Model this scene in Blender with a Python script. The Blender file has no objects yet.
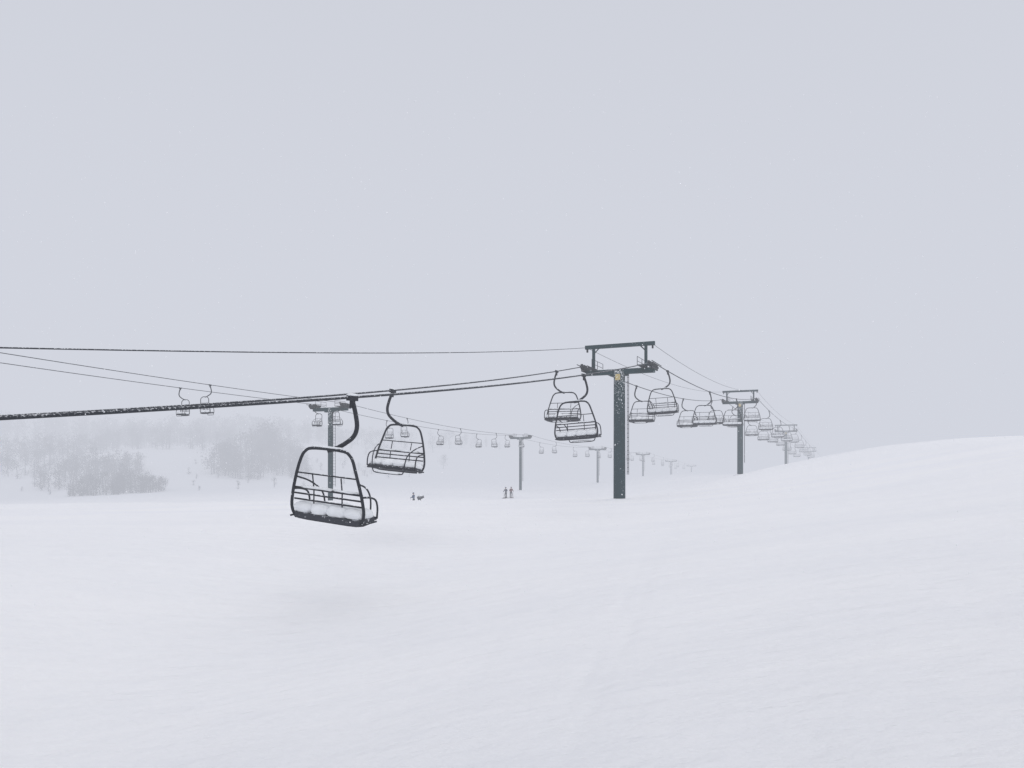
import bpy, math, random
from mathutils import Vector, Matrix, noise
random.seed(7)
scene = bpy.context.scene
try:
    scene.view_settings.view_transform = 'Standard'
    scene.view_settings.look = 'None'
    scene.view_settings.exposure = 0
except Exception: pass

SIGMA = 0.0024
FOG_GLOW = (0.645, 0.668, 0.742)

# ------------------------------------------------------------ materials
def newmat(name):
    m = bpy.data.materials.new(name); m.use_nodes = True
    nt = m.node_tree
    return m, nt, nt.nodes['Principled BSDF']

def speckled(name, base, snow=(0.85,0.87,0.9), scale=6.0, lo=0.58, hi=0.66, rough=0.6, metallic=0.0, updir=0.0, base2=None):
    m, nt, b = newmat(name)
    N, L = nt.nodes, nt.links
    tc = N.new('ShaderNodeTexCoord')
    n = N.new('ShaderNodeTexNoise'); n.inputs['Scale'].default_value = scale; n.inputs['Detail'].default_value = 6
    L.new(tc.outputs['Object'], n.inputs['Vector'])
    fac = n.outputs['Fac']
    if updir:
        g = N.new('ShaderNodeNewGeometry'); s = N.new('ShaderNodeSeparateXYZ')
        L.new(g.outputs['Normal'], s.inputs[0])
        ma = N.new('ShaderNodeMath'); ma.operation = 'MULTIPLY_ADD'
        L.new(s.outputs['Z'], ma.inputs[0]); ma.inputs[1].default_value = updir
        L.new(n.outputs['Fac'], ma.inputs[2]); fac = ma.outputs[0]
    r = N.new('ShaderNodeMapRange'); r.inputs[1].default_value = lo; r.inputs[2].default_value = hi
    L.new(fac, r.inputs[0])
    n2 = N.new('ShaderNodeTexNoise'); n2.inputs['Scale'].default_value = 2.2; n2.inputs['Detail'].default_value = 5
    L.new(tc.outputs['Object'], n2.inputs['Vector'])
    mb = N.new('ShaderNodeMix'); mb.data_type = 'RGBA'
    L.new(n2.outputs['Fac'], mb.inputs[0])
    mb.inputs[6].default_value = (*base, 1)
    b2 = base2 or tuple(c*1.7 for c in base)
    mb.inputs[7].default_value = (*b2, 1)
    mx = N.new('ShaderNodeMix'); mx.data_type = 'RGBA'
    L.new(r.outputs[0], mx.inputs[0]); L.new(mb.outputs[2], mx.inputs[6]); mx.inputs[7].default_value = (*snow, 1)
    L.new(mx.outputs[2], b.inputs['Base Color'])
    b.inputs['Roughness'].default_value = rough; b.inputs['Metallic'].default_value = metallic
    b.inputs['Specular IOR Level'].default_value = 0.2
    return m

M_tower = speckled('painted_steel_green', (0.006,0.026,0.032), scale=11, lo=0.66, hi=0.80, updir=0.25)
M_steel = speckled('dark_steel', (0.012,0.015,0.020), scale=14, lo=0.70, hi=0.80, updir=0.18)
M_rope  = speckled('frosted_rope', (0.018,0.021,0.028), scale=22, lo=0.60, hi=0.80, updir=0.14)
M_chair = speckled('chair_tube', (0.012,0.014,0.020), scale=18, lo=0.68, hi=0.80, updir=0.18)
M_pad   = speckled('seat_pad', (0.030,0.032,0.040), scale=10, lo=0.60, hi=0.72, updir=0.10, rough=0.8)
M_yell  = speckled('yellow_sign', (0.40,0.32,0.14), scale=12, lo=0.56, hi=0.66)
M_bark  = speckled('bark', (0.035,0.037,0.043), scale=1.0, lo=0.62, hi=0.80)
M_twig  = speckled('twigs', (0.035,0.038,0.045), scale=0.3, lo=0.64, hi=0.90)
def plain(name, col, rough=0.8):
    m, nt, b = newmat(name)
    N, L = nt.nodes, nt.links
    n = N.new('ShaderNodeTexNoise'); n.inputs['Scale'].default_value = 9; n.inputs['Detail'].default_value = 4
    r = N.new('ShaderNodeMapRange'); r.inputs[3].default_value = 0.85; r.inputs[4].default_value = 1.08
    L.new(n.outputs['Fac'], r.inputs[0])
    mx = N.new('ShaderNodeVectorMath'); mx.operation = 'SCALE'; mx.inputs[0].default_value = col
    L.new(r.outputs[0], mx.inputs['Scale']); L.new(mx.outputs[0], b.inputs['Base Color'])
    b.inputs['Roughness'].default_value = rough
    return m
M_cap = plain('snow_cap', (0.86,0.88,0.90))
M_flake = plain('snowflake', (0.92,0.93,0.95))

m, nt, b = newmat('snow_ground'); M_snow = m
N, L = nt.nodes, nt.links
tc = N.new('ShaderNodeTexCoord')
def noise_layer(sc, rot, detail=8, rough=0.6):
    mp = N.new('ShaderNodeMapping'); mp.inputs['Scale'].default_value = sc; mp.inputs['Rotation'].default_value=(0,0,rot)
    L.new(tc.outputs['Object'], mp.inputs[0])
    n1 = N.new('ShaderNodeTexNoise'); n1.inputs['Scale'].default_value = 1; n1.inputs['Detail'].default_value = detail; n1.inputs['Roughness'].default_value=rough
    L.new(mp.outputs[0], n1.inputs['Vector']); return n1
nA = noise_layer((0.06,0.20,0.1),0.35)
nB = noise_layer((1.4,3.4,1.0),-0.25,10,0.75)
nC = noise_layer((0.25,2.4,0.5),0.42,4,0.5)
add = N.new('ShaderNodeMath'); add.operation='MULTIPLY_ADD'; add.inputs[1].default_value=0.6
L.new(nB.outputs['Fac'], add.inputs[0]); L.new(nA.outputs['Fac'], add.inputs[2])
cr = N.new('ShaderNodeMapRange'); cr.inputs[1].default_value=0.55; cr.inputs[2].default_value=0.98
L.new(add.outputs[0], cr.inputs[0])
mx = N.new('ShaderNodeMix'); mx.data_type='RGBA'
mx.inputs[6].default_value=(0.865,0.872,0.895,1); mx.inputs[7].default_value=(0.93,0.93,0.94,1)
L.new(cr.outputs[0], mx.inputs[0]); L.new(mx.outputs[2], b.inputs['Base Color'])
b.inputs['Roughness'].default_value=0.9; b.inputs['Specular IOR Level'].default_value=0.15
nD = noise_layer((0.9,2.0,1),0.5,10,0.68)
ad2 = N.new('ShaderNodeMath'); ad2.operation='MULTIPLY_ADD'; ad2.inputs[1].default_value=0.7
L.new(nC.outputs['Fac'], ad2.inputs[0]); L.new(nD.outputs['Fac'], ad2.inputs[2])
bp = N.new('ShaderNodeBump'); bp.inputs['Strength'].default_value=0.85; bp.inputs['Distance'].default_value=0.15
L.new(ad2.outputs[0], bp.inputs['Height']); L.new(bp.outputs[0], b.inputs['Normal'])

# ------------------------------------------------------------ mesh builder
class MB:
    def __init__(s): s.v=[]; s.f=[]; s.m=[]; s.mats=[]; s.smooth=[]
    def mi(s, mat):
        if mat not in s.mats: s.mats.append(mat)
        return s.mats.index(mat)
    def face(s, idx, mi, sm=False): s.f.append(idx); s.m.append(mi); s.smooth.append(sm)
    def tube(s, pts, r, mat, seg=8, closed=False, r2=None):
        pts=[Vector(p) for p in pts]; n=len(pts); mi=s.mi(mat); base=len(s.v)
        tang=[]
        for i in range(n):
            if closed: t=pts[(i+1)%n]-pts[i-1]
            else: t=pts[min(i+1,n-1)]-pts[max(i-1,0)]
            tang.append(t.normalized())
        ref=Vector((0,0,1)) if abs(tang[0].z)<0.9 else Vector((1,0,0))
        u=(ref-tang[0]*ref.dot(tang[0])).normalized()
        for i in range(n):
            t=tang[i]; u=(u-t*u.dot(t)).normalized(); w=t.cross(u)
            rr = r if r2 is None else r+(r2-r)*i/(n-1)
            for k in range(seg):
                a=2*math.pi*k/seg
                s.v.append(pts[i]+u*math.cos(a)*rr+w*math.sin(a)*rr)
        rng = n if closed else n-1
        for i in range(rng):
            j=(i+1)%n
            for k in range(seg):
                k2=(k+1)%seg
                s.face((base+i*seg+k,base+i*seg+k2,base+j*seg+k2,base+j*seg+k),mi,True)
        if not closed:
            s.face(tuple(base+k for k in reversed(range(seg))),mi)
            s.face(tuple(base+(n-1)*seg+k for k in range(seg)),mi)
    def box(s, c, size, mat, rot=None, bev=0.0):
        mi=s.mi(mat); base=len(s.v); c=Vector(c); hx,hy,hz=[q/2 for q in size]
        bev=min(bev,hx*.9,hy*.9)
        if bev<=0:
            ring=[(-hx,-hy),(hx,-hy),(hx,hy),(-hx,hy)]
        else:
            ring=[(-hx+bev,-hy),(hx-bev,-hy),(hx,-hy+bev),(hx,hy-bev),(hx-bev,hy),(-hx+bev,hy),(-hx,hy-bev),(-hx,-hy+bev)]
        n=len(ring)
        for z in (-hz,hz):
            for x,y in ring:
                p=Vector((x,y,z))
                if rot: p=rot@p
                s.v.append(c+p)
        s.face(tuple(base+i for i in reversed(range(n))),mi)
        s.face(tuple(base+n+i for i in range(n)),mi)
        for i in range(n):
            j=(i+1)%n; s.face((base+i,base+j,base+n+j,base+n+i),mi)
    def wheel(s, c, r, w, mat, axis='x', seg=14):
        c=Vector(c); d=Vector((1,0,0)) if axis=='x' else Vector((0,1,0))
        s.tube([c-d*w/2, c-d*w/5, c+d*w/5, c+d*w/2], r, mat, seg)
    def blob(s, c, sx, sy, sz, mat, nu=12, nv=6, lump=0.12, seed=0):
        mi=s.mi(mat); base=len(s.v); c=Vector(c)
        for j in range(nv+1):
            ph=math.pi*j/nv
            for i in range(nu):
                th=2*math.pi*i/nu
                d=Vector((math.sin(ph)*math.cos(th), math.sin(ph)*math.sin(th), math.cos(ph)))
                k=1+lump*noise.noise(d*2+Vector((seed,0,0)))
                q=Vector((math.copysign(abs(d.x)**.6,d.x), math.copysign(abs(d.y)**.7,d.y), d.z))
                s.v.append(c+Vector((q.x*sx*k,q.y*sy*k,q.z*sz*k)))
        for j in range(nv):
            for i in range(nu):
                i2=(i+1)%nu
                s.face((base+j*nu+i,base+(j+1)*nu+i,base+(j+1)*nu+i2,base+j*nu+i2),mi,True)
    def mesh(s, name):
        me=bpy.data.meshes.new(name); me.from_pydata([tuple(v) for v in s.v],[],s.f)
        for mt in s.mats: me.materials.append(mt)
        me.polygons.foreach_set('material_index',s.m); me.polygons.foreach_set('use_smooth',s.smooth)
        me.update(); return me
    def obj(s, name, loc=(0,0,0), rz=0.0):
        o=bpy.data.objects.new(name, s.mesh(name)); scene.collection.objects.link(o)
        o.location=loc; o.rotation_euler=(0,0,rz); return o

# ------------------------------------------------------------ terrain
def sm(a,b,x):
    t=max(0.0,min(1.0,(x-a)/(b-a))); return t*t*(3-2*t)
PROF=[(-3000,0),(20,-0.05),(40,-0.3),(60,-0.75),(85,-2.1),(110,-3.3),(140,-2.2),(200,-2.1),(300,-2.0),(3000,-2.0)]
def prof(y):
    for i in range(len(PROF)-1):
        a,b=PROF[i],PROF[i+1]
        if a[0]<=y<=b[0]:
            return a[1]+(b[1]-a[1])*sm(0,1,(y-a[0])/(b[0]-a[0]))
    return -2.0
def H(x,y):
    r=math.hypot(x,y)
    z=prof(y)*(1-sm(10,42,x)*(1-sm(160,300,y)))
    if x<0:
        z-=0.01*min(-x,200)
        z-=min(6.0,0.03*max(0.0,-x-40))*sm(60,150,y)
    right=4.85*sm(4,50,x)*(1-0.85*sm(72,138,y))*sm(-60,20,y)
    z+=right
    z-=9*math.exp(-((x+22)**2+(y+16)**2)/(2*16.0**2))
    # shallow dip added under the lift line to weaken shade below the near chair
    lc=-24.2+0.433*(y+25)
    z-=1.5*math.exp(-((x-lc)/9.0)**2)*(1-sm(16,46,y))*sm(-60,-30,y)
    s=-0.45*x+0.9*y
    h=max(0.0,s-275)
    if h>0:
        h2=0.15*h*h/(h+22)*1.1
        z+=115*(1-math.exp(-h2/115))
    # low knoll carrying the nearer trees
    z+=5*math.exp(-(((x+150)/60)**2+((y-330)/45)**2))
    z+=0.35*noise.noise(Vector((x/38,y/30,3.1)))*sm(8,60,r)
    z+=0.09*noise.noise(Vector((x/6.5+y*.04,y/3.6,1.7)))*sm(0,6,r)*(1-sm(150,400,r))
    z+=0.04*noise.noise(Vector((x/1.6+y*.2,y/0.9,5.7)))*(1-sm(20,50,r))
    z+=0.016*noise.noise(Vector((x/0.5,y/0.35,2.7)))*(1-sm(10,22,r))
    # old, half-filled ski tracks crossing the foreground
    for k,(c0,sl,amp) in enumerate(((-1.6,0.32,.045),(-1.25,0.32,.045),(3.4,-0.22,.035),(3.75,-0.22,.035),(6.5,0.15,.03))):
        if 0<y<45:
            xc=c0+sl*(y-4)+0.5*math.sin(y*0.16+k//2*1.7)
            d=(x-xc)/0.13
            if abs(d)<4: z-=amp*math.exp(-d*d)*(0.55+0.9*noise.noise(Vector((k*5,y*.5,0))))
    z+=6*noise.noise(Vector((x/90,y/90,8.1)))*sm(190,400,r)
    return z
g=MB(); mi=g.mi(M_snow)
NR,NA=260,360
# finer angular steps over the forward sector, coarser behind
angs=[math.radians(45+90*k/300) for k in range(300)]+[math.radians(135+270*k/200) for k in range(200)]
NA=len(angs)
radii=[0.6*(2300/0.6)**(i/(NR-1)) for i in range(NR)]
g.v.append(Vector((0,0,H(0,0))))
for r in radii:
    for a in angs:
        x=r*math.cos(a); y=r*math.sin(a); g.v.append(Vector((x,y,H(x,y))))
for k in range(NA): g.face((0,1+k,1+(k+1)%NA),mi,True)
for i in range(NR-1):
    for k in range(NA):
        k2=(k+1)%NA; b0=1+i*NA; b1=b0+NA
        g.face((b0+k,b1+k,b1+k2,b0+k2),mi,True)
g.obj('snow_ground')

# ------------------------------------------------------------ lift chair
def smooth_path(P,n=6):
    P=[Vector(p) for p in P]; out=[]
    Q=[P[0]*2-P[1]]+P+[P[-1]*2-P[-2]]
    for i in range(1,len(Q)-2):
        p0,p1,p2,p3=Q[i-1:i+3]
        for k in range(n):
            t=k/n
            out.append(0.5*((2*p1)+(-p0+p2)*t+(2*p0-5*p1+4*p2-p3)*t*t+(-p0+3*p1-3*p2+p3)*t**3))
    out.append(P[-1]); return out
def chair_mesh(name, W=2.1, simple=False):
    c=MB(); sg=8 if not simple else 5
    hw=W/2; ox,oy=-0.42,-0.30
    zt=-1.28; zb=-2.88
    # grip clamp
    c.box((0,0,-0.02),(0.13,0.36,0.12),M_chair,bev=0.03)
    c.box((0.01,0,-0.15),(0.08,0.16,0.20),M_chair,bev=0.02)
    c.blob((0,0,0.06),0.08,0.20,0.04,M_cap,8,4)
    # curved hanger
    hp=smooth_path([(0.02,0,-0.1),(0.10,0.03,-0.40),(0.14,0.05,-0.70),(0.09,0.0,-0.93),(-0.08,-0.12,-1.12),(-0.28,-0.22,-1.25),(ox,oy,zt-0.02)],6)
    c.tube(hp,0.054,M_chair,sg)
    tw=hw*0.58; yb=oy
    loop=[]
    R=[(-tw+0.14,zt),(0,zt+0.02),(tw-0.14,zt),(tw+0.03,zt-0.07),(tw+0.16,zt-0.25),(hw-0.10,zt-0.80),(hw-0.01,zb+0.42),(hw+0.02,zb+0.15),(hw-0.04,zb-0.04),(hw-0.2,zb-0.13),
       (0,zb-0.14),(-hw+0.2,zb-0.13),(-hw+0.04,zb-0.04),(-hw-0.02,zb+0.15),(-hw+0.01,zb+0.42),(-hw+0.10,zt-0.80),(-tw-0.16,zt-0.25),(-tw-0.03,zt-0.07)]
    n=len(R)
    for i in range(n):
        p0,p1,p2,p3=[Vector((R[(i+k)%n][0],0,R[(i+k)%n][1])) for k in (-1,0,1,2)]
        for k in range(3):
            t=k/3
            q=0.5*((2*p1)+(-p0+p2)*t+(2*p0-5*p1+4*p2-p3)*t*t+(-p0+3*p1-3*p2+p3)*t**3)
            q.y = 0.10*max(0,(zt-0.5-q.z))
            loop.append(q+Vector((ox,yb,0)))
    c.tube(loop,0.038,M_chair,sg,closed=True)
    # backrest: top bar, struts, and slatted lower part
    c.tube([(ox-hw+0.14,yb+0.02,zt-0.62),(ox+hw-0.14,yb+0.02,zt-0.62)],0.018,M_chair,sg)
    for zz,rr in ((-2.28,0.028),(-2.42,0.022),(-2.56,0.022)):
        c.tube([(ox-hw+0.05,yb+0.10,zz),(ox+hw-0.05,yb+0.10,zz)],rr,M_chair,sg)
    for k in (-1,1):
        x=k*hw*0.40
        c.tube([(ox+x,yb+0.02,zt-0.62),(ox+x,yb+0.10,-2.28),(ox+x,yb+0.12,-2.60),(ox+x,yb+0.18,zb)],0.018,M_chair,5)
    # bench seat, front lip, and a thick bank of snow lying on it
    rt=Matrix.Rotation(math.radians(7),3,'X')
    c.box((ox,yb+0.38,zb-0.04),(2*hw-0.04,0.62,0.14),M_pad,rot=rt,bev=0.08)
    c.tube([(ox-hw+0.05,yb+0.71,zb+0.00),(ox+hw-0.05,yb+0.71,zb+0.00)],0.042,M_chair,sg)
    nn=4 if not simple else 2
    w=(2*hw-0.1)/nn
    for k in range(nn):
        c.blob((ox-hw+0.05+w*(k+.5),yb+0.34,zb+0.12),w*0.62,0.33,0.17+0.02*((k*7)%3-1),M_cap,16,7,0.15,seed=k*3.3)
    # snow on rails
    c.blob((ox,yb,zt+0.06),tw*0.75,0.035,0.028,M_cap,14,4,0.4,seed=2)
    c.blob((ox-0.3*hw,yb+0.10,-2.24),hw*0.46,0.045,0.040,M_cap,14,4,0.5,seed=4)
    c.blob((ox+0.5*hw,yb+0.10,-2.24),hw*0.34,0.04,0.036,M_cap,14,4,0.5,seed=5)
    # side arms
    for sgn in (-1,1):
        x=ox+sgn*(hw-0.02)
        c.tube(smooth_path([(x,yb+0.08,-2.32),(x,yb+0.35,-2.34),(x,yb+0.60,-2.42),(x,yb+0.70,-2.62),(x,yb+0.70,zb-0.0)],4),0.024,M_chair,sg)
        c.tube([(x,yb+0.02,zb-0.10),(x,yb+0.68,zb-0.07)],0.024,M_chair,sg)
    # restraint bar pivoted on the bail, footrest hanging in front
    fr=smooth_path([(ox-hw*.86,yb+0.02,-2.0),(ox-hw*.80,yb+0.45,-2.14),(ox-hw*.70,yb+0.80,-2.40),(ox-hw*.66,yb+0.90,-2.75),(ox-hw*.62,yb+0.88,-3.02),(ox-hw*.5,yb+0.86,-3.11),(ox,yb+0.86,-3.12),(ox+hw*.5,yb+0.86,-3.11),(ox+hw*.62,yb+0.88,-3.02),(ox+hw*.66,yb+0.90,-2.75),(ox+hw*.70,yb+0.80,-2.40),(ox+hw*.80,yb+0.45,-2.14),(ox+hw*.86,yb+0.02,-2.0)],4)
    c.tube(fr,0.022,M_chair,sg)
    c.blob((ox,yb+0.86,-3.075),hw*0.48,0.06,0.045,M_cap,12,4,0.4,seed=9)
    return c.mesh(name)
chairA=chair_mesh('lift_chair_mesh')
chairB=chair_mesh('small_lift_chair_mesh',W=1.25,simple=True)

# ------------------------------------------------------------ lift geometry
class Lift:
    def __init__(s, supports, half, sags, slope):
        s.S=supports; s.half=half; s.sags=sags
        s.u=Vector((slope,1)).normalized(); s.v=Vector((s.u.y,-s.u.x)); s.ang=-math.atan2(s.u.x,s.u.y)
    def pt(s, side, q, dz=0, lat=None, zi=2, sagk=1.0):
        i=min(int(q),len(s.S)-2); t=q-i
        a,b=s.S[i],s.S[i+1]; h=(s.half if lat is None else lat)*side
        x=a[0]+(b[0]-a[0])*t+s.v.x*h; y=a[1]+(b[1]-a[1])*t+s.v.y*h
        z=a[zi]+(b[zi]-a[zi])*t-4*s.sags[i]*sagk*t*(1-t)+dz
        return Vector((x,y,z))
    def at_depth(s, side, y, dz=0):
        yy=y-s.v.y*s.half*side
        for i in range(len(s.S)-1):
            if s.S[i][1]<=yy<=s.S[i+1][1]:
                return s.pt(side,i+(yy-s.S[i][1])/(s.S[i+1][1]-s.S[i][1]),dz)
    def rope(s, side, name, r, dz=0, lat=None, zi=2, sagk=1.0, n=40, q0=0,q1=None, mat=None):
        m=MB(); q1=len(s.S)-1 if q1 is None else q1
        N=int((q1-q0)*n)
        pts=[s.pt(side,q0+(q1-q0)*k/N,dz,lat,zi,sagk) for k in range(N+1)]
        m.tube(pts,r,mat or M_rope,7); return m.obj(name)

def tower(name, cx, cy, zr, ztop, ang, half, rad, big=True):
    zg=H(cx,cy)-0.8
    t=MB(); mt=M_tower
    za=zr-0.55
    t.tube([(0,0,zg),(0,0,zg+0.85),(0,0,za*0.6+zg*0.4),(0,0,za+0.12)],rad,mt,20,r2=rad*0.92)
    t.tube([(0,0,zg+0.6),(0,0,zg+0.90)],rad*1.2,mt,20)
    t.blob((0,0,zg+0.74),rad*2.2,rad*2.0,0.20,M_cap,16,6)
    t.box((0,0,za),(2*half+0.3,0.34,0.34),mt,bev=0.03)
    t.box((0,0,za-0.22),(1.3,0.26,0.16),mt)
    t.blob((0,0,za+0.19),half*0.95,0.15,0.06,M_cap,20,4,0.3,seed=cx)
    for sx in (-1,1):
        x=sx*half
        L_=3.0 if big else 2.0
        t.box((x+0.12*sx,0,za+0.12),(0.10,L_*0.62,0.16),M_steel,bev=0.02)
        nw=6 if big else 4
        for i in range(nw):
            yy=-L_/2+L_*(i+.5)/nw
            t.wheel((x,yy,zr-0.23),0.20,0.12,M_steel)
        for i in range(nw//2):
            yy=-L_/2+L_*(2*i+1)/nw
            t.box((x+0.10*sx,yy,zr-0.25),(0.06,L_/nw*1.5,0.10),M_steel)
        xo=x-sx*0.55
        t.box((xo,0,za+0.22),(0.42,L_*0.95,0.05),M_steel)
        for yy in (-L_*.45,0,L_*.45):
            t.tube([(xo-sx*0.2,yy,za+0.22),(xo-sx*0.2,yy,za+0.80)],0.020,M_steel,6)
        for hh in (0.5,0.80):
            t.tube([(xo-sx*0.2,-L_*.45,za+hh),(xo-sx*0.2,L_*.45,za+hh)],0.018,M_steel,6)
        t.tube([(x+sx*0.28,-L_/2,zr-0.1),(x+sx*0.28,L_/2,zr-0.1)],0.03,M_steel,6)
        if big:
            t.box((sx*half*0.80,0,(za+0.17+ztop-0.09)/2),(0.18,0.18,ztop-0.09-za-0.17),mt)
            t.tube([(sx*half*0.80,0,ztop-0.5),(sx*half*0.80-sx*0.4,0,ztop-0.1)],0.04,mt,6)
            t.box((sx*half,0,ztop-0.24),(0.10,0.14,0.22),M_steel)
    if big:
        t.box((0,0,ztop),(2*half+0.3,0.24,0.26),mt,bev=0.02)
        t.blob((0,0,ztop+0.12),half*1.0,0.09,0.05,M_cap,20,4,0.3,seed=cy)
        t.box((0.0,-rad-0.03,za-0.42),(0.34,0.03,0.42),M_yell)
    for sx in (-0.2,0.2):
        t.tube([(rad+0.18,sx,zg+2.6),(rad+0.18,sx,za-0.2)],0.022,M_steel,5)
    zz=zg+2.8
    while zz<za-0.2:
        t.tube([(rad+0.18,-0.2,zz),(rad+0.18,0.2,zz)],0.014,M_steel,4); zz+=0.3
    return t.obj(name,(cx,cy,0),ang)

S1=[(-25.6,-25,-1.0,-0.3),(7.55,52,9.15,10.45),(33.3,108,12.1,13.2),(64.8,175,11.4,12.3),(105,262,8.8,9.6),(150,360,6.0,7.2)]
L1=Lift(S1,2.35,[1.4,1.05,0.8,0.6,0.5],0.433)
for i,s in enumerate(S1):
    zt=s[3] if i else 1.0
    tower('lift_tower',s[0],s[1],s[2],zt,L1.ang,2.35,0.43 if i<3 else 0.34)
for side in (-1,1):
    L1.rope(side,'haul_rope',0.034)
L1.rope(-1,'communication_cable',0.018,zi=3,lat=2.5,sagk=0.68,q1=1)
L1.rope(1,'communication_cable',0.014,zi=3,lat=2.3,sagk=1.0,q0=1)
L1.rope(-1,'communication_cable',0.014,zi=3,lat=2.4,sagk=0.9,q0=1)

def add_chair(mesh,p,ang,name='chairlift_chair',sc=1.05,sway=None,pitch=None):
    o=bpy.data.objects.new(name,mesh); scene.collection.objects.link(o)
    o.location=p; o.scale=(sc,sc,sc)
    rx,ry=random.uniform(-.03,.03),random.uniform(-.02,.02)
    o.rotation_euler=(rx if pitch is None else pitch, ry if sway is None else sway, ang+random.uniform(-.04,.04)); return o
RY=[2.0,19.0,36.8,55.2,71.5,88,105,121,138,155,172,189,206,223,240]
LY=[29.4,47.0,65.0,83,100,117,134,150,167,184,201,218,236]
for y in RY: add_chair(chairA,L1.at_depth(1,y),L1.ang,sway={19.0:0.10,36.8:-0.05,55.2:-0.03}.get(y),pitch=0.05 if y==19.0 else None,sc=1.08 if y==19.0 else 1.05)
for y in LY: add_chair(chairA,L1.at_depth(-1,y),L1.ang+math.pi,sway={29.4:-0.09}.get(y))
add_chair(chairA,L1.at_depth(-1,-8),L1.ang+math.pi)

S2=[(-72,-58,8.8,0),(-44.5,10,9.5,0),(-18.4,75,8.4,0),(1.6,140,8.3,0),(20.6,178,7.2,0),(39.3,222,6.9,0),(58,270,5.4,0),(80,330,4,0)]
L2=Lift(S2,1.9,[0.5,0.5,0.8,0.7,0.5,0.4,0.5],0.39)
for s in S2:
    tower('small_lift_tower',s[0],s[1],s[2],s[2],L2.ang,1.9,0.27,big=False)
for side in (-1,1):
    L2.rope(side,'haul_rope',0.024)
for base,side in ((57.4,1),(59.5,-1)):
    y=base-15.6*7
    while y<300:
        j=random.uniform(-.8,.8) if y>base+1 else -0.3 
        p=L2.at_depth(side,y+(0 if abs(y-base)<1 else j))
        if p: add_chair(chairB,p,L2.ang+(0 if side>0 else math.pi),'small_lift_chair',0.74)
        y+=15.6

# ------------------------------------------------------------ distant trees
def tree(t,x,y,h,dens=1.0):
    z0=H(x,y)-0.4
    lean=Vector((random.uniform(-.08,.08),random.uniform(-.08,.08),1))
    top=Vector((x,y,z0))+lean*h*0.93
    base=Vector((x,y,z0))
    t.tube([base,base.lerp(top,.5)+Vector((random.uniform(-.2,.2),0,0)),top],0.10+h*0.006,M_bark,4,r2=0.04)
    mi=t.mi(M_twig); cw=h*random.uniform(.24,.40)
    for k in range(9):
        f=random.uniform(.08,.9); a=random.uniform(0,6.28)
        p=base.lerp(top,f)
        ln=cw*math.sin(math.pi*min(1,(f+.10)/1.05))*random.uniform(.6,1.15)
        e=p+Vector((math.cos(a)*ln,math.sin(a)*ln,ln*random.uniform(.3,.9)))
        t.tube([p,e],0.05,M_bark,3,r2=0.02)
        for q in range(int(28*dens)):
            ff=random.uniform(.10,1.15); c=p.lerp(e,ff)+Vector([random.gauss(0,.75) for _ in range(3)])*(h/10)
            s=random.uniform(.09,.23)*(h/10)/math.sqrt(min(1,dens))
            d1=Vector([random.gauss(0,1) for _ in range(3)]).normalized(); d2=d1.orthogonal().normalized()
            d1=d1*s*1.7; d2=d2*s*0.65
            b0=len(t.v); t.v+= [c-d1,c+d2,c+d1,c-d2]; t.face((b0,b0+1,b0+2,b0+3),mi)
T=MB()
def cluster(cx,cy,rx,ry,n,h0,h1,dens=1.0):
    for _ in range(n):
        a=random.uniform(0,6.283); q=math.sqrt(random.random())
        tree(T,cx+math.cos(a)*q*rx,cy+math.sin(a)*q*ry,random.uniform(h0,h1)*(1.15-.5*q),dens)
cluster(-104,308,15,36,110,9,19)
cluster(-84,300,6,14,14,7,11)
cluster(-128,240,14,14,85,5,10)
cluster(-152,268,16,22,75,6,12)
cluster(-205,300,40,45,110,8,15)
cluster(-165,360,50,35,100,9,15)
cluster(-60,350,34,40,20,6,11)
cluster(-210,430,140,50,340,11,18,0.5)
cluster(-60,420,60,45,45,7,13,0.5)
for _ in range(30):
    tree(T,random.uniform(-190,-60),random.uniform(240,340),random.uniform(2,5),0.6)
T.obj('distant_trees')

# ------------------------------------------------------------ skiers
def skin_obj(name,verts,edges,radii,mat,parent,root=0,sub=2):
    me=bpy.data.meshes.new(name); me.from_pydata(verts,edges,[]); me.materials.append(mat)
    o=bpy.data.objects.new(name,me); scene.collection.objects.link(o)
    sk=o.modifiers.new('skin','SKIN'); sk.use_smooth_shade=True
    for i,r in enumerate(radii):
        rr=r if isinstance(r,tuple) else (r,r)
        me.skin_vertices[0].data[i].radius=rr
    me.skin_vertices[0].data[root].use_root=True
    s=o.modifiers.new('sub','SUBSURF'); s.levels=sub; s.render_levels=sub
    o.parent=parent; return o
M_jk=[plain('jacket_dark',(0.04,0.045,0.08)),plain('jacket_red',(0.14,0.05,0.055)),plain('jacket_blue',(0.05,0.08,0.16))]
M_pants=plain('ski_pants',(0.05,0.05,0.06)); M_skin=plain('skin',(0.45,0.28,0.2)); M_ski=plain('ski',(0.12,0.07,0.07),0.4); M_boot=plain('boot',(0.07,0.07,0.07),0.5)
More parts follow.
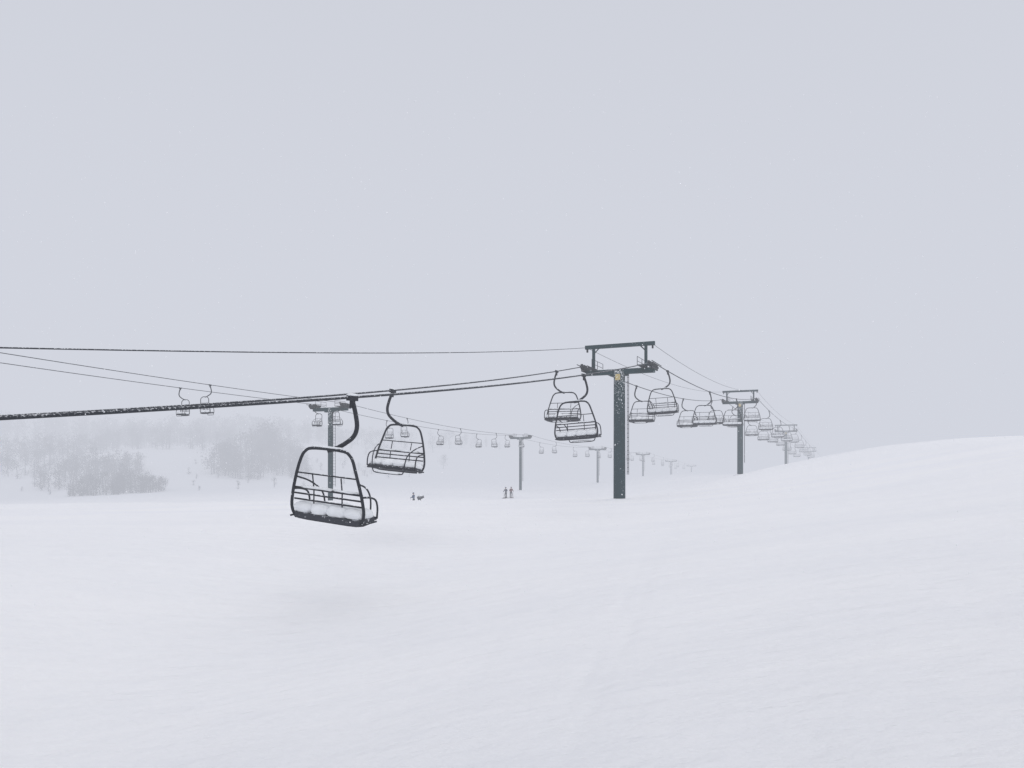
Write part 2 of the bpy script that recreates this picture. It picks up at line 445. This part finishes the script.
def skier(x,y,rz,jk,step=0.0):
    e=bpy.data.objects.new('skier',None); scene.collection.objects.link(e)
    e.location=(x,y,H(x,y)+0.04); e.rotation_euler=(0,0,rz)
    s=step
    V=[(0,0,.92),(0,.02,1.12),(0,.04,1.34),(0,.05,1.46),(-.19,.03,1.40),(-.30,.10,1.16),(-.27,.34,1.06),(.19,.03,1.40),(.30,.10,1.16),(.27,.34,1.06)]
    E=[(0,1),(1,2),(2,3),(2,4),(4,5),(5,6),(2,7),(7,8),(8,9)]
    skin_obj('jacket',V,E,[(.17,.13),(.16,.12),(.18,.13),.07,.09,.07,.055,.09,.07,.055],jk,e)
    V=[(0,0,.95),(-.11,0,.86),(-.13,.10+s,.50),(-.13,.0,.12),(.11,0,.86),(.13,.10-s,.50),(.13,.0,.12)]
    skin_obj('ski_pants',V,[(0,1),(1,2),(2,3),(0,4),(4,5),(5,6)],[(.16,.12),.11,.085,.07,.11,.085,.07],M_pants,e)
    V=[(0,.05,1.44),(0,.06,1.56),(0,.08,1.66),(0,.07,1.74)]
    skin_obj('head',V,[(0,1),(1,2),(2,3)],[.055,.08,.10,.075],M_skin,e)
    m=MB(); m.blob((0,.06,1.71),.112,.125,.09,jk,12,8,0); m.tube([(-.09,.16,1.665),(0,.185,1.665),(.09,.16,1.665)],.03,M_boot,8)
    m.blob((0,.19,1.62),.018,.03,.022,M_skin,6,4,0)
    o=m.obj('helmet_and_goggles'); o.parent=e
    m=MB()
    for sx in (-1,1):
        m.box((sx*.13,.05,.07),(.11,.30,.18),M_boot,bev=.03)
        pts=[(sx*.13,-.75,-.02),(sx*.13,0,-.015),(sx*.13,.75,-.015),(sx*.13,.86,.02),(sx*.13,.93,.08)]
        for i in range(len(pts)-1):
            a,b=Vector(pts[i]),Vector(pts[i+1]); m.tube([a,b],.035,M_ski,6)
        m.tube([(sx*.28,.36,1.10),(sx*.36,.20,0.0)],.010,M_boot,5)
        m.blob((sx*.275,.36,1.06),.05,.06,.05,M_boot,8,5,0)
        m.wheel((sx*.352,.21,.08),.05,.02,M_boot)
    o=m.obj('skis_and_poles'); o.parent=e
skier(-1.0,122,2.6,M_jk[0]); skier(-0.15,122.5,-2.9,M_jk[1],.05)
skier(-13.4,101,1.2,M_jk[2])

# snow gun beside the piste
sx_,sy_=-12.6,102; z_=H(sx_,sy_)
m=MB()
m.tube([(0,0,-.3),(0,0,1.0)],.06,M_steel,8)
for a in (0,2.1,4.2): m.tube([(0,0,.7),(math.cos(a)*.8,math.sin(a)*.8,-.05)],.04,M_steel,6)
m.tube([(-.4,0,1.05),(-.2,0,1.12),(.25,0,1.27),(.4,0,1.32)],.27,M_pad,16,r2=.22)
m.blob((0,0,1.42),.4,.22,.13,M_cap,12,5)
m.box((.1,-.3,.55),(.4,.2,.45),M_steel,bev=.03)
m.obj('snow_gun',(sx_,sy_,z_),0.5)

# ------------------------------------------------------------ falling snow
F=MB(); mi=F.mi(M_flake)
for _ in range(5500):
    y=random.uniform(7,60); x=random.uniform(-1,1)*(y*0.8+3); z=random.uniform(0.2,2+y*0.5)
    if z<H(x,y)+.6: continue
    s=random.uniform(.004,.009)*(1+y/35); c=Vector((x,y,z)); b0=len(F.v)
    F.v+=[c+Vector(d)*s for d in ((1,0,0),(0,1,0),(-1,0,0),(0,-1,0),(0,0,1.2),(0.3,0,-1.2))]
    for a,b_ in ((0,1),(1,2),(2,3),(3,0)):
        F.face((b0+a,b0+b_,b0+4),mi); F.face((b0+b_,b0+a,b0+5),mi)
F.obj('falling_snow')

# ------------------------------------------------------------ fog (homogeneous volumes that absorb, with emission in place of scattered light)
def fogbox(name,c,size,sig):
    fm=bpy.data.materials.new(name+'_volume'); fm.use_nodes=True; nt=fm.node_tree; nt.nodes.clear()
    o_=nt.nodes.new('ShaderNodeOutputMaterial'); ab=nt.nodes.new('ShaderNodeVolumeAbsorption'); em=nt.nodes.new('ShaderNodeEmission'); ad=nt.nodes.new('ShaderNodeAddShader')
    ab.inputs['Color'].default_value=(0,0,0,1); ab.inputs['Density'].default_value=sig
    em.inputs['Color'].default_value=(*FOG_GLOW,1); em.inputs['Strength'].default_value=sig
    nt.links.new(ab.outputs[0],ad.inputs[0]); nt.links.new(em.outputs[0],ad.inputs[1]); nt.links.new(ad.outputs[0],o_.inputs['Volume'])
    fb=MB(); fb.box(c,size,fm); fb.obj(name)
fogbox('fog',(0,0,60),(5200,5200,240),SIGMA)
fogbox('fog_bank',(0,115+1150,55),(5000,2300,220),0.0040)

# ------------------------------------------------------------ world + sun
el=math.radians(60); az=math.radians(150)
w=bpy.data.worlds.new('World'); scene.world=w; w.use_nodes=True; nt=w.node_tree
bg=nt.nodes['Background']; sky=nt.nodes.new('ShaderNodeTexSky'); sky.sky_type='NISHITA'; sky.sun_disc=False
sky.sun_elevation=el; sky.sun_rotation=az; sky.dust_density=6; sky.air_density=1.0
hs=nt.nodes.new('ShaderNodeHueSaturation'); hs.inputs['Saturation'].default_value=0.35
nt.links.new(sky.outputs[0],hs.inputs['Color']); 
mxw=nt.nodes.new('ShaderNodeMix'); mxw.data_type='RGBA'; mxw.inputs[0].default_value=0.7
mxw.inputs[7].default_value=(7.2,7.35,8.05,1)   # cloud layer
nt.links.new(hs.outputs[0],mxw.inputs[6]); nt.links.new(mxw.outputs[2],bg.inputs['Color'])
bg.inputs['Strength'].default_value=0.1
sd=bpy.data.lights.new('sun','SUN'); sd.energy=1.3; sd.angle=math.radians(120); sd.color=(1,0.985,0.97)
so=bpy.data.objects.new('sun',sd); scene.collection.objects.link(so)
dirv=Vector((math.sin(az)*math.cos(el),math.cos(az)*math.cos(el),math.sin(el)))
so.rotation_euler=dirv.to_track_quat('Z','Y').to_euler()

# ------------------------------------------------------------ camera
cd=bpy.data.cameras.new('camera'); cam=bpy.data.objects.new('camera',cd); scene.collection.objects.link(cam)
cam.location=(0,0,1.7); cam.rotation_euler=(math.radians(90),0,0)
cd.sensor_width=36; cd.lens=740/1024*36; cd.shift_y=86/1024; cd.clip_start=0.05; cd.clip_end=8000
scene.camera=cam
